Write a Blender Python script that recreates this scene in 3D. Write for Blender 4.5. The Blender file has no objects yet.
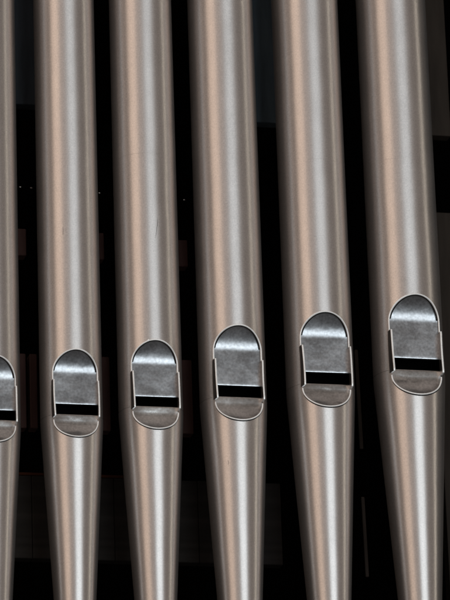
import bpy, bmesh, math, random
from mathutils import Matrix, Vector
R_ = math.radians
scene = bpy.context.scene
C = scene.collection

# ---------------------------------------------------------------- camera
cam_data = bpy.data.cameras.new('camera')
cam = bpy.data.objects.new('camera', cam_data); C.objects.link(cam)
loc = Vector((-1.10558, -4.42917, -1.48330))
fw = Vector((0.23033, 0.92274, 0.30902)).normalized()
rt = Vector((0.97220, -0.23199, -0.03190)).normalized()
up = rt.cross(fw).normalized(); rt = fw.cross(up).normalized()
cam.matrix_world = Matrix(((rt.x, up.x, -fw.x, loc.x), (rt.y, up.y, -fw.y, loc.y), (rt.z, up.z, -fw.z, loc.z), (0, 0, 0, 1)))
cam_data.sensor_fit = 'VERTICAL'; cam_data.sensor_height = 36; cam_data.sensor_width = 27
cam_data.lens = 216.84
cam_data.clip_start = 0.05; cam_data.clip_end = 100
cam_data.dof.use_dof = True; cam_data.dof.focus_distance = 4.80; cam_data.dof.aperture_fstop = 11
scene.camera = cam

# ---------------------------------------------------------------- dim hall air, lamps and added fill lights
world = bpy.data.worlds.new('World'); scene.world = world; world.use_nodes = True
bg = world.node_tree.nodes['Background']
bg.inputs['Color'].default_value = (1.0, 0.86, 0.76, 1); bg.inputs['Strength'].default_value = 0.05

def area(name, az, el, dist, w, h, radiance, col, target=(0, 0, -0.05)):
    """a lamp or an added fill light far out in the hall; az from the straight-out direction of the case, el above the horizon"""
    L = bpy.data.lights.new(name, 'AREA'); L.shape = 'RECTANGLE'
    W = 2 * dist * math.tan(R_(w / 2)); H = 2 * dist * math.tan(R_(h / 2))
    L.size = W; L.size_y = H; L.color = col; L.energy = radiance * math.pi * W * H
    o = bpy.data.objects.new(name, L); C.objects.link(o)
    d = Vector((math.sin(R_(az)) * math.cos(R_(el)), -math.cos(R_(az)) * math.cos(R_(el)), math.sin(R_(el))))
    o.location = Vector(target) + d * dist
    o.rotation_euler = (-d).to_track_quat('-Z', 'Y').to_euler()
    return o
area('cool_window_lamp', 10, -7, 9, 30, 22, 5.3, (0.83, 0.94, 1.0))
area('warm_lamp', -48, 20, 9, 27, 36, 1.9, (1.0, 0.79, 0.64))
area('hall_fill', -8, 14, 10, 84, 60, 0.165, (1.0, 0.86, 0.76))  # added broad glow standing in for the unseen hall walls
area('warm_side_fill', -70, 14, 9, 20, 40, 0.26, (1.0, 0.80, 0.68))  # added to fill the dark dip left of the warm band
area('warm_fill_lamp', -22, 20, 9, 24, 34, 0.6, (1.0, 0.88, 0.82))
area('side_fill', 46, 10, 9, 36, 50, 0.20, (1.0, 0.84, 0.74))  # added dim fill that keeps the right flanks brown
area('thin_streak_light', 73, 8, 9, 2.4, 50, 5.0, (1.0, 0.93, 0.80))  # added to draw the thin cream line down each right flank
area('floor_fill', 0, -42, 9, 60, 40, 0.06, (0.95, 0.95, 1.0))  # added fill from below, lifts the dark tops of the mouth arches
area('ceiling_fill', -14, 68, 9, 60, 50, 0.26, (1.0, 0.86, 0.78))  # added overhead fill for the lower lips

vs = scene.view_settings
vs.view_transform = 'Standard'; vs.look = 'None'; vs.exposure = 0; vs.gamma = 1; vs.use_curve_mapping = False

# ---------------------------------------------------------------- materials
def mat_metal(name, col, rough, aniso=0.0, grain=0.25, grain_scale=900, wave=0.0, wave_scale=5.5, metal=1.0, dirt=0.0, stretch=(1, 1, 1), spec_var=0.06):
    m = bpy.data.materials.new(name); m.use_nodes = True
    nt = m.node_tree; N = nt.nodes; L = nt.links; b = N['Principled BSDF']
    b.inputs['Metallic'].default_value = metal
    tc = N.new('ShaderNodeTexCoord'); oi = N.new('ShaderNodeObjectInfo')
    ad = N.new('ShaderNodeVectorMath'); ad.operation = 'ADD'
    cb = N.new('ShaderNodeCombineXYZ')
    mu = N.new('ShaderNodeMath'); mu.operation = 'MULTIPLY'; mu.inputs[1].default_value = 7.0
    L.new(oi.outputs['Random'], mu.inputs[0]); L.new(mu.outputs[0], cb.inputs['Z']); L.new(mu.outputs[0], cb.inputs['X'])
    L.new(tc.outputs['Object'], ad.inputs[0]); L.new(cb.outputs[0], ad.inputs[1])
    mp = N.new('ShaderNodeMapping'); mp.inputs['Scale'].default_value = stretch; L.new(ad.outputs[0], mp.inputs[0])
    n1 = N.new('ShaderNodeTexNoise'); n1.inputs['Scale'].default_value = grain_scale; n1.inputs['Detail'].default_value = 3
    L.new(mp.outputs[0], n1.inputs['Vector'])
    n2 = N.new('ShaderNodeTexNoise'); n2.inputs['Scale'].default_value = 26; n2.inputs['Detail'].default_value = 5
    L.new(mp.outputs[0], n2.inputs['Vector'])
    n3 = N.new('ShaderNodeTexNoise'); n3.inputs['Scale'].default_value = wave_scale; n3.inputs['Detail'].default_value = 2
    L.new(ad.outputs[0], n3.inputs['Vector'])
    if aniso:
        b.inputs['Anisotropic'].default_value = aniso; b.inputs['Anisotropic Rotation'].default_value = 0.25
        tg = N.new('ShaderNodeTangent'); tg.direction_type = 'RADIAL'; tg.axis = 'Z'; L.new(tg.outputs[0], b.inputs['Tangent'])
    # colour: slight oxidation, fine speckle
    r1 = N.new('ShaderNodeMapRange'); r1.inputs['From Min'].default_value = 0.3; r1.inputs['From Max'].default_value = 0.7
    r1.inputs['To Min'].default_value = 1 - dirt; r1.inputs['To Max'].default_value = 1 + dirt * 0.5; L.new(n2.outputs['Fac'], r1.inputs['Value'])
    r2 = N.new('ShaderNodeMapRange'); r2.inputs['From Min'].default_value = 0.3; r2.inputs['From Max'].default_value = 0.7
    r2.inputs['To Min'].default_value = 1 - grain; r2.inputs['To Max'].default_value = 1 + grain; L.new(n1.outputs['Fac'], r2.inputs['Value'])
    mm = N.new('ShaderNodeMath'); mm.operation = 'MULTIPLY'; L.new(r1.outputs[0], mm.inputs[0]); L.new(r2.outputs[0], mm.inputs[1])
    vm = N.new('ShaderNodeVectorMath'); vm.operation = 'SCALE'; vm.inputs[0].default_value = col; L.new(mm.outputs[0], vm.inputs['Scale'])
    L.new(vm.outputs[0], b.inputs['Base Color'])
    rr = N.new('ShaderNodeMapRange'); rr.inputs['From Min'].default_value = 0.3; rr.inputs['From Max'].default_value = 0.7
    rr.inputs['To Min'].default_value = rough - spec_var; rr.inputs['To Max'].default_value = rough + spec_var
    L.new(n2.outputs['Fac'], rr.inputs['Value']); L.new(rr.outputs[0], b.inputs['Roughness'])
    b1 = N.new('ShaderNodeBump'); b1.inputs['Strength'].default_value = 0.12; b1.inputs['Distance'].default_value = 0.0002
    L.new(n1.outputs['Fac'], b1.inputs['Height'])
    b2 = N.new('ShaderNodeBump'); b2.inputs['Strength'].default_value = 1.0; b2.inputs['Distance'].default_value = wave
    L.new(n3.outputs['Fac'], b2.inputs['Height']); L.new(b2.outputs[0], b1.inputs['Normal'])
    L.new(b1.outputs[0], b.inputs['Normal'])
    return m

def mat_plain(name, col, rough=0.6, metallic=0.0, noise=0.3, scale=(60, 60, 8)):
    m = bpy.data.materials.new(name); m.use_nodes = True
    nt = m.node_tree; N = nt.nodes; L = nt.links; b = N['Principled BSDF']
    b.inputs['Metallic'].default_value = metallic; b.inputs['Roughness'].default_value = rough
    b.inputs['Specular IOR Level'].default_value = 0.06
    tc = N.new('ShaderNodeTexCoord'); mp = N.new('ShaderNodeMapping'); mp.inputs['Scale'].default_value = scale
    n = N.new('ShaderNodeTexNoise'); n.inputs['Scale'].default_value = 1.0; n.inputs['Detail'].default_value = 6
    L.new(tc.outputs['Object'], mp.inputs[0]); L.new(mp.outputs[0], n.inputs['Vector'])
    r = N.new('ShaderNodeMapRange'); r.inputs['From Min'].default_value = 0.3; r.inputs['From Max'].default_value = 0.7
    r.inputs['To Min'].default_value = 1 - noise; r.inputs['To Max'].default_value = 1 + noise; L.new(n.outputs['Fac'], r.inputs['Value'])
    vm = N.new('ShaderNodeVectorMath'); vm.operation = 'SCALE'; vm.inputs[0].default_value = col; L.new(r.outputs[0], vm.inputs['Scale'])
    L.new(vm.outputs[0], b.inputs['Base Color'])
    bp = N.new('ShaderNodeBump'); bp.inputs['Strength'].default_value = 0.3; bp.inputs['Distance'].default_value = 0.001
    L.new(n.outputs['Fac'], bp.inputs['Height']); L.new(bp.outputs[0], b.inputs['Normal'])
    return m

M_BODY = mat_metal('satin_pipe_metal', (0.605, 0.562, 0.54), 0.42, aniso=0.78, grain=0.12, grain_scale=620, wave=0.0024, metal=0.89, dirt=0.05, spec_var=0.02)
M_FOOT = mat_metal('satin_foot_metal', (0.605, 0.562, 0.54), 0.40, aniso=0.78, grain=0.11, grain_scale=620, wave=0.0024, metal=0.89, dirt=0.05, spec_var=0.02)
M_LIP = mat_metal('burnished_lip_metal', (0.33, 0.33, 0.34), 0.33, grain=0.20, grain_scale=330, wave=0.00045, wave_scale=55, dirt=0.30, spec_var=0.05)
M_LOW = mat_metal('burnished_lower_lip_metal', (0.55, 0.54, 0.535), 0.23, grain=0.16, grain_scale=330, wave=0.0008, wave_scale=45, dirt=0.28, spec_var=0.05)
M_EDGE = mat_metal('pale_edge_metal', (0.96, 0.95, 0.94), 0.30, grain=0.08, grain_scale=500, dirt=0.12)  # pale metal for rims and ear fronts, against the darker ear sides
M_EDGE.node_tree.nodes['Principled BSDF'].inputs['Metallic'].default_value = 0.10
M_DARK = mat_plain('bore_shade_black', (0.004, 0.004, 0.004), 0.9)
M_SEAM = mat_metal('solder_seam', (0.42, 0.39, 0.37), 0.35)
M_RIM_SHADE = mat_plain('rim_shade_dark', (0.012, 0.010, 0.009), 0.6)  # near-black for the shade lines painted along the mouth rims
M_SCR = mat_plain('scratch_black', (0.03, 0.025, 0.022), 0.6)

# ---------------------------------------------------------------- helpers
def tag(o, label=None, cat=None, group=None, kind=None):
    if label: o['label'] = label
    if cat: o['category'] = cat
    if group: o['group'] = group
    if kind: o['kind'] = kind
    return o

def obj(name, bm, mat, parent=None, smooth=True):
    me = bpy.data.meshes.new(name); bm.to_mesh(me); bm.free(); me.materials.append(mat)
    for p in me.polygons: p.use_smooth = smooth
    o = bpy.data.objects.new(name, me); C.objects.link(o)
    if parent: o.parent = parent
    return o

def tube(bm, pts, r, seg=10, caps=True):
    """round wire through points"""
    rings = []
    n = len(pts)
    prev = None
    for i, p in enumerate(pts):
        t = (pts[min(i + 1, n - 1)] - pts[max(i - 1, 0)]).normalized()
        if prev is None:
            a = t.orthogonal().normalized()
        else:
            a = (prev - t * prev.dot(t)).normalized()
        prev = a; b = t.cross(a)
        rr = r[i] if isinstance(r, (list, tuple)) else r
        rings.append([bm.verts.new(p + (a * math.cos(2 * math.pi * k / seg) + b * math.sin(2 * math.pi * k / seg)) * rr) for k in range(seg)])
    for i in range(n - 1):
        for k in range(seg):
            bm.faces.new((rings[i][k], rings[i][(k + 1) % seg], rings[i + 1][(k + 1) % seg], rings[i + 1][k]))
    if caps:
        bm.faces.new(rings[0][::-1]); bm.faces.new(rings[-1])

def grid(bm, rows, flip=False):
    vv = [[bm.verts.new(p) for p in row] for row in rows]
    for i in range(len(vv) - 1):
        for k in range(len(vv[i]) - 1):
            f = (vv[i][k], vv[i][k + 1], vv[i + 1][k + 1], vv[i + 1][k])
            try: bm.faces.new(f[::-1] if flip else f)
            except ValueError: pass
    return vv

# ---------------------------------------------------------------- one organ pipe
HALF = R_(46.5)
def make_pipe(x, R, z_top, z_slit, z_sl2, z_bot, r413, z413, label, mouth_turn=0.0, ear_out=0.009, rings=(), nick=None, scratches=(), seed=0, lean=0.0):
    rnd = random.Random(seed)
    root = bpy.data.objects.new('organ_pipe', None); C.objects.link(root)
    root.location = (x, 0, 0); root.rotation_euler = (0, lean, R_(mouth_turn)); root.empty_display_size = 0.05
    tag(root, label, 'organ pipe', 'metal organ pipes standing in a row')
    w = R * math.sin(HALF); hw = w * 1.0; k = R / 0.0408
    z_join = z_sl2 - 0.0015 * k
    slope = (R - r413) / (z_join - z413 - 0.007)
    z_foot_end = z413 - (r413 - 0.009) / slope
    def rad(z):                                    # the foot leans away softly below the joint
        d = z_join - z; s0 = 0.014
        if d <= 0: return R
        return R - slope * (d * d / (2 * s0) if d < s0 else d - s0 / 2)
    h2 = 0.0245 * k
    def xe(z):                                     # half width of the mouth outline at height z
        if z > z_top or z < z_bot: return 0.0
        if z > z_top - hw: return w * math.sqrt(max(0, 1 - ((z - (z_top - hw)) / hw) ** 2))
        if z < z_bot + h2: return w * 0.985 * math.sqrt(max(0, 1 - ((z_bot + h2 - z) / h2) ** 2))
        return w * (1 if z > z_join else 0.985)
    te = lambda z: math.asin(min(0.999, xe(z) / rad(z)))
    def cyl(z, t): r = rad(z); return Vector((r * math.sin(t), -r * math.cos(t), z))
    # row heights
    top_rows = [z_top - hw * (1 - math.cos(math.pi / 2 * i / 36)) for i in range(37)]
    mid_rows = [z_top - hw + (z_join - (z_top - hw)) * i / 10 for i in range(1, 11)]
    up_rows = [1.05 - (1.05 - z_top) * i / 40 for i in range(40)]
    def shell(zs, name, mat):
        bm = bmesh.new(); NC = 200; rows = []
        for z in zs:
            a = te(z)
            rows.append([cyl(z, a + (2 * math.pi - 2 * a) * i / NC) for i in range(NC + 1)])
        grid(bm, rows)
        bmesh.ops.remove_doubles(bm, verts=bm.verts, dist=1e-7)
        o = obj(name, bm, mat, root)
        ns = []
        for v in o.data.vertices:
            n = Vector((v.co.x, v.co.y, 0)).normalized()
            if name == 'foot': n = (n - Vector((0, 0, slope * min(1, max(0, (z_join - v.co.z) / 0.014))))).normalized()
            ns.append(n)
        # faces outward
        me = o.data
        if me.polygons[5].normal.dot(Vector((me.polygons[5].center.x, me.polygons[5].center.y, 0))) < 0: me.flip_normals()
        me.normals_split_custom_set_from_vertices(ns)
        return o
    shell(up_rows + top_rows + mid_rows, 'body', M_BODY)
    low_st = [z_join - (z_join - (z_bot + h2)) * i / 12 for i in range(13)]
    low_ar = [z_bot + h2 * (1 - math.sin(math.pi / 2 * i / 32)) for i in range(1, 33)]
    low_dn = [z_bot - (z_bot - z_foot_end) * i / 50 for i in range(1, 51)]
    shell(low_st + low_ar + low_dn, 'foot', M_FOOT)
    # lips: sheet pressed straight across the mouth
    def chord(zs, name, mat, bend, thick):
        bm = bmesh.new(); NX = 30; fr = []
        for z in zs:
            a = te(z); r = rad(z); X = r * math.sin(a); Y = -r * math.cos(a)
            fr.append([Vector((X * (-1 + 2 * i / NX), Y + bend(z, -1 + 2 * i / NX), z)) for i in range(NX + 1)])
        back = [[p + Vector((0, thick, 0)) for p in row] for row in fr]
        a = grid(bm, fr, flip=True); b = grid(bm, back)
        e = -1 if name == 'upper_lip' else 0
        ra, rb = a[e], b[e]
        for i in range(NX):
            bm.faces.new((ra[i], ra[i + 1], rb[i + 1], rb[i]))
        bmesh.ops.recalc_face_normals(bm, faces=bm.faces)
        o = obj(name, bm, mat, root)
        es = o.modifiers.new('bevel', 'BEVEL'); es.width = 0.0003; es.segments = 2; es.limit_method = 'ANGLE'; es.angle_limit = R_(50)
        return o
    c1, c2, c3 = rnd.uniform(-1, 1), rnd.uniform(-1, 1), rnd.uniform(-1, 1)
    def bend_up(z, u):
        t = (z_top - z) / (z_top - z_slit)
        b = 0.0004 * c1 * u * math.sin(math.pi * t) * (1 - u * u)
        if z < z_slit + 0.003 * k: b += 0.00022 * k * ((z_slit + 0.003 * k - z) / (0.003 * k)) ** 2
        return b + 0.0014 * k + 0.0007 * math.sin(math.pi * min(1, t * 1.0)) * (1 - u * u) * 0.5
    lip_rows = top_rows + [z_top - hw + (z_slit - (z_top - hw)) * i / 26 for i in range(1, 27)]
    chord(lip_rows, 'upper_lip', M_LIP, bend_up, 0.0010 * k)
    def bend_lo(z, u):
        t = (z - z_bot) / (z_sl2 - z_bot)
        return 0.0010 + 0.0013 * k * max(0, t) ** 2 + 0.0010 * math.sin(math.pi * max(0, t)) * (1 - u * u) * (0.7 + 0.3 * c2)
    lo_rows = [z_sl2] + [z for z in low_st if z < z_sl2 - 1e-5] + low_ar
    chord(lo_rows, 'lower_lip', M_LOW, bend_lo, 0.0010 * k)
    # bright worked edges round the mouth: upper arch and lower bow
    rr = 0.00108 * k
    bm = bmesh.new()
    ez1 = z_slit + 0.031 * k                         # ear top
    ez2 = z_sl2 - 0.0055 * k                       # ear bottom
    arc = []
    nA = 60
    for i in range(nA + 1):
        a = math.pi * i / nA
        zz = z_top - hw + hw * math.sin(a); sgn = -1 if i <= nA / 2 else 1
        X = -w * math.cos(a); arc.append(Vector((X, -math.sqrt(R * R - X * X) - 0.0002, zz)))
    leg = [Vector((-w, arc[0].y, z)) for z in (z_top - hw - (z_top - hw - ez1) * i / 5 for i in range(1, 6))]
    leg_r = [Vector((w, arc[-1].y, p.z)) for p in leg]
    pts = leg[::-1] + arc + leg_r
    pts = [p + Vector((0, 0, 0.00012 * math.sin(j * 0.25 + c1 * 5))) for j, p in enumerate(pts)]
    rads = [rr * (0.95 + 0.10 * math.sin(j * 0.2 + c2 * 6)) for j in range(len(pts))]
    if nick is not None:
        j = int(nick * len(pts)); rads[j] *= 1.7; rads[j + 1] *= 0.55; pts[j].z += 0.0008
    tube(bm, pts, rads)
    obj('mouth_rim', bm, M_EDGE, root)
    bm = bmesh.new(); pts = []
    for i in range(61):
        a = math.pi * i / 60; zz = z_bot + h2 - h2 * math.sin(a); X = -w * 0.985 * math.cos(a); r = rad(zz)
        pts.append(Vector((X, -math.sqrt(r * r - X * X) - 0.0001, zz)))
    tube(bm, pts, rr * 0.85)
    obj('mouth_rim', bm, M_EDGE, root)
    # shade beside the worked edges, put in as thin dark tubes
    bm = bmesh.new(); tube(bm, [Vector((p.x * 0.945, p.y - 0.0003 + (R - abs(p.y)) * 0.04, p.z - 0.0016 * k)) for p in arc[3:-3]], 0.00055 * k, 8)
    obj('rim_shade_line', bm, M_RIM_SHADE, root)
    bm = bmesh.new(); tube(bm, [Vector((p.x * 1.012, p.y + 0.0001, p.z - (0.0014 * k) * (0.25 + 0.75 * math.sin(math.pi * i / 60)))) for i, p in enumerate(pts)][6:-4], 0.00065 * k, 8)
    obj('rim_shade_line', bm, M_RIM_SHADE, root)
    # ears: small upright plates soldered on both sides
    for s in (-1, 1):
        bm = bmesh.new(); th = 0.0023 * k; n = 14
        y0 = -R * math.cos(HALF) + 0.003
        tw = rnd.uniform(-0.0006, 0.0006)
        rowsL, rowsR = [], []
        for i in range(n + 1):
            t = i / n; z = ez1 - (ez1 - ez2) * t
            pr = 0.003 + ear_out + 0.0035 * t
            if i == 0: pr *= 0.93
            if i == n: pr *= 0.95
            xin = s * (w + 0.0004) + tw * math.sin(3 * t)
            L_, Rr_ = [], []
            for j in range(7):
                q = j / 6; y = y0 - pr * q
                off = 0.0010 * k * q * q * (-s if s > 0 else 1) * 0.7 + (0.0008 if s < 0 else -0.0003) * t * q
                L_.append(Vector((xin - th / 2 + off, y, z))); Rr_.append(Vector((xin + th / 2 + off, y, z)))
            rowsL.append(L_); rowsR.append(Rr_)
        a = grid(bm, rowsL); b = grid(bm, rowsR, flip=True)
        for f in bm.faces: f.material_index = 1  # side faces take a darker metal that stands in for their shade
        for i in range(n):
            bm.faces.new((a[i][6], a[i + 1][6], b[i + 1][6], b[i][6])); bm.faces.new((a[i][0], b[i][0], b[i + 1][0], a[i + 1][0]))
        for j in range(6):
            bm.faces.new((a[0][j], a[0][j + 1], b[0][j + 1], b[0][j])); bm.faces.new((a[n][j], b[n][j], b[n][j + 1], a[n][j + 1]))
        bmesh.ops.recalc_face_normals(bm, faces=bm.faces)
        o = obj('ear', bm, M_EDGE, root); o.data.materials.append(M_SEAM)  # M_SEAM here is the darker side metal standing in for shade
        es = o.modifiers.new('bevel', 'BEVEL'); es.width = 0.0005; es.segments = 3; es.limit_method = 'ANGLE'; es.angle_limit = R_(50)
    # shade inside the slit painted as a black lining, and the languid closing the foot
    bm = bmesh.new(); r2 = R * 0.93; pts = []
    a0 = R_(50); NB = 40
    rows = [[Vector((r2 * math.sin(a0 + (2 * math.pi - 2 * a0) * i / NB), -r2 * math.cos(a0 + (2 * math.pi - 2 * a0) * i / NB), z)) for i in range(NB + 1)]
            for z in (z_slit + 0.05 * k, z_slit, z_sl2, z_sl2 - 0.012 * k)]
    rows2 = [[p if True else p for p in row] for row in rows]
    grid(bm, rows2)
    obj('bore_shade_lining', bm, M_DARK, root)
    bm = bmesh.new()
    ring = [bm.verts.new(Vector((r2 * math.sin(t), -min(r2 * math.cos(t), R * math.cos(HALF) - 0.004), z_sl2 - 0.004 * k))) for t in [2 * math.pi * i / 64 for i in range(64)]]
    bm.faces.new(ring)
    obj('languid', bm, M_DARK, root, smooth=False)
    # thin soldered joint between body and foot
    bm = bmesh.new(); a = HALF + 0.05
    tube(bm, [Vector(((R + 0.00002) * math.sin(a + (2 * math.pi - 2 * a) * i / 90), -(R + 0.00002) * math.cos(a + (2 * math.pi - 2 * a) * i / 90), z_join)) for i in range(91)], 0.00028, 6)
    obj('solder_joint', bm, M_SEAM, root)
    for zr, a0r, a1r in rings:
        bm = bmesh.new()
        tube(bm, [Vector(((R - 0.00008) * math.sin(R_(a0r + (a1r - a0r) * i / 60)), -(R - 0.00008) * math.cos(R_(a0r + (a1r - a0r) * i / 60)), zr)) for i in range(61)], 0.00022, 6)
        obj('solder_joint', bm, M_BODY, root)
    for (zc, th, ln, dth) in scratches:
        bm = bmesh.new(); pts = []
        for i in range(9):
            q = i / 8; z = zc + ln * (0.5 - q); t = R_(th + dth * q + 0.6 * math.sin(q * 5))
            r = rad(z) + 0.00003; pts.append(Vector((r * math.sin(t), -r * math.cos(t), z)))
        tube(bm, pts, [0.00006 + 0.00018 * math.sin(math.pi * (i + 0.3) / 8.6) for i in range(9)], 6)
        obj('scratch', bm, M_SCR, root)
    return root

#        x      R      top     slit_hi slit_lo bottom   r_foot z
make_pipe(-0.3195, 0.0408, -0.1016, -0.1716, -0.1844, -0.2170, 0.0272, -0.415, 'leftmost metal organ pipe, half cut off by the left edge of the photo', 0.5, seed=1)
make_pipe(-0.2108, 0.0408, -0.0895, -0.1600, -0.1736, -0.2067, 0.0273, -0.413, 'second metal organ pipe from the left, with a small dark nick above its mouth', 0.0, ear_out=0.007, scratches=((0.073, -21, 0.012, 1),), seed=2)
make_pipe(-0.1050, 0.0423, -0.0727, -0.1462, -0.1591, -0.1927, 0.0276, -0.411, 'third metal organ pipe from the left, scratched above its notched mouth arch', -0.5, nick=0.42, rings=((0.187, -60, 30),), scratches=((0.082, 9.5, 0.030, -4),), seed=3)
make_pipe(0.0066, 0.0444, -0.0482, -0.1274, -0.1425, -0.1776, 0.0294, -0.408, 'fourth metal organ pipe from the left, with a small dark dent low on its foot', 0.0, scratches=((-0.234, -28, 0.007, 1),), seed=4)
make_pipe(0.1262, 0.0455, -0.0251, -0.1047, -0.1202, -0.1552, 0.0290, -0.405, 'second metal organ pipe from the right, between the dented one and the widest one', -0.5, rings=((0.190, -20, 60),), seed=5)
make_pipe(0.2497, 0.0480, 0.0040, -0.0809, -0.0965, -0.1346, 0.0290, -0.402, 'rightmost and widest metal organ pipe, whose mouth sits highest', 0.5, rings=((0.197, -180, 180),), seed=6)

# ---------------------------------------------------------------- dark inside of the organ case
def box(bm, x0, x1, y0, y1, z0, z1):
    v = [bm.verts.new(p) for p in ((x0, y0, z0), (x1, y0, z0), (x1, y1, z0), (x0, y1, z0), (x0, y0, z1), (x1, y0, z1), (x1, y1, z1), (x0, y1, z1))]
    for f in ((3, 2, 1, 0), (4, 5, 6, 7), (0, 1, 5, 4), (1, 2, 6, 5), (2, 3, 7, 6), (3, 0, 4, 7)): bm.faces.new([v[i] for i in f])

bm = bmesh.new(); box(bm, -1.6, 1.8, 0.60, 0.63, -1.2, 1.6)
M_WALL = mat_plain('black_case_wall', (0.0006, 0.0005, 0.0005), 1.0)
M_WALL.node_tree.nodes['Principled BSDF'].inputs['Specular IOR Level'].default_value = 0.0
tag(obj('back_wall', bm, M_WALL, smooth=False), kind='structure')

def board(name, x0, x1, z0, z1, y, mat, label, cat, group, th=0.02, lean=0.0):
    bm = bmesh.new(); xc = (x0 + x1) / 2
    box(bm, x0 - xc, x1 - xc, -th / 2, th / 2, z0, z1)
    o = obj(name, bm, mat, smooth=False); o.location = (xc, y, 0); o.rotation_euler = (0, lean, 0)
    md = o.modifiers.new('bevel', 'BEVEL'); md.width = 0.0012; md.segments = 2
    return tag(o, label, cat, group)
W_BLUE = mat_plain('blue_black_paint', (0.040, 0.050, 0.062), 0.6)
W_BLUE2 = mat_plain('lighter_blue_black_paint', (0.066, 0.088, 0.108), 0.6)  # lighter tone of the blue-black, used on one board
W_GREY = mat_plain('dark_grey_brown_wood', (0.026, 0.020, 0.016), 0.65)
W_BRN = mat_plain('dark_red_brown_wood', (0.085, 0.046, 0.041), 0.6)
W_PLANK = mat_plain('smoky_plank', (0.024, 0.021, 0.019), 0.7, scale=(8, 60, 90))
W_PLANK_DARKER = mat_plain('darker_plank', (0.018, 0.015, 0.014), 0.7, scale=(8, 60, 90))  # darker plank tone, used between the fourth and fifth feet
W_ORNG = mat_plain('orange_brown_felt', (0.05, 0.017, 0.009), 0.9)
W_STRIP = mat_plain('dusty_pale_strip', (0.042, 0.032, 0.027), 0.6)
gh = 'dark boards hanging behind the pipes'
board('hanging_board', -0.2650, -0.2180, 0.306, 0.95, 0.12, W_BLUE, 'blue-black board end behind the gap right of the leftmost pipe', 'board', gh)
board('hanging_board', 0.0660, 0.1173, 0.299, 0.95, 0.12, W_BLUE2, 'blue-black board behind the upper gap between the fourth and fifth pipes', 'board', gh)
board('hanging_board', 0.3100, 0.3529, 0.282, 0.95, 0.09, W_GREY, 'grey-brown board at the top right corner beside the widest pipe', 'board', gh)
board('rear_panel', 0.3200, 0.44, -0.60, 0.172, 0.10, W_GREY, 'dark grey panel right of the widest pipe, below the top right board', 'panel', None)
gb = 'small red-brown blocks behind the pipes'
for (a, b, c, n) in ((-0.2660, -0.2498, 0.1188, 'right of the leftmost pipe'), (-0.1590, -0.1432, 0.1183, 'between the second and third pipes'), (-0.0480, -0.0276, 0.1135, 'between the third and fourth pipes')):
    board('wooden_block', a, b, c - 0.038, c, 0.10, W_BRN, 'small red-brown block high in the dark gap ' + n, 'block', gb)
gp = 'narrow brown posts behind the mouths'
for (a, b, n) in ((-0.2680, -0.2530, 'narrow brown post just right of the leftmost mouth'), (-0.2480, -0.2380, 'thin dim post left of the second pipe, beside a wider brown post'),
                  (-0.1560, -0.1395, 'narrow brown post in the gap between the second and third mouths'), (-0.0470, -0.0267, 'reddish brown post in the gap between the third and fourth mouths')):
    board('short_post', a, b, -0.160, -0.057, 0.10, W_BRN, n, 'post', gp)
gk = 'smoky planks behind the pipe feet'
for (a, b, n) in ((-0.2750, -0.2441, 'smoky plank beside the foot of the leftmost pipe'), (-0.2437, -0.2155, 'smoky plank just left of the second pipe foot'),
                  (-0.1680, -0.1336, 'smoky plank just right of the second pipe foot'), (-0.1332, -0.1080, 'smoky plank just left of the third pipe foot'),
                  (-0.0560, -0.0194, 'smoky plank just right of the third pipe foot'), (-0.0190, 0.0110, 'smoky plank just left of the fourth pipe foot'),
                  (0.0600, 0.0951, 'very dark plank between the feet of the fourth and fifth pipes')):
    o = board('wooden_plank', a, b, -0.332, -0.2195, 0.12, W_PLANK if a < 0.05 else W_PLANK_DARKER, n, 'plank', gk)
for (a, b, n) in ((-0.268, -0.215, 'orange-brown felt edge on the planks between the first and second feet'), (-0.166, -0.108, 'orange-brown felt edge on the planks between the second and third feet')):
    board('felt_strip', a, b, -0.2190, -0.2150, 0.118, W_ORNG, n, 'felt strip', 'orange-brown felt edges', th=0.016)
board('metal_strip', 0.2035, 0.2085, -0.1706, -0.03, 0.10, W_STRIP, 'thin pale strip beside the mouth of the second pipe from the right', 'strip', 'thin pale strips right of the fifth pipe', th=0.004, lean=-0.012)
board('metal_strip', 0.2015, 0.2062, -0.3482, -0.2375, 0.10, W_STRIP, 'thin pale strip lower down, beside the foot of the second pipe from the right', 'strip', 'thin pale strips right of the fifth pipe', th=0.004, lean=-0.012)
gs = 'tiny screws in the dark gaps'
for (x, z, n) in ((-0.2625, 0.1672, 'tiny bright screw head right of the leftmost pipe'), (-0.2474, 0.1666, 'tiny dim screw head left of the second pipe'),
                  (-0.1542, 0.1643, 'tiny screw head between the second and third pipes'), (-0.0370, 0.1605, 'tiny dim screw head between the third and fourth pipes')):
    bm = bmesh.new()
    bmesh.ops.create_uvsphere(bm, u_segments=16, v_segments=8, radius=0.0016)
    for v in bm.verts: v.co.x *= 1.3; v.co.y *= 0.6; v.co.z *= 0.7
    o = obj('screw_head', bm, M_SEAM); o.location = (x, 0.06, z); tag(o, n, 'screw', gs)
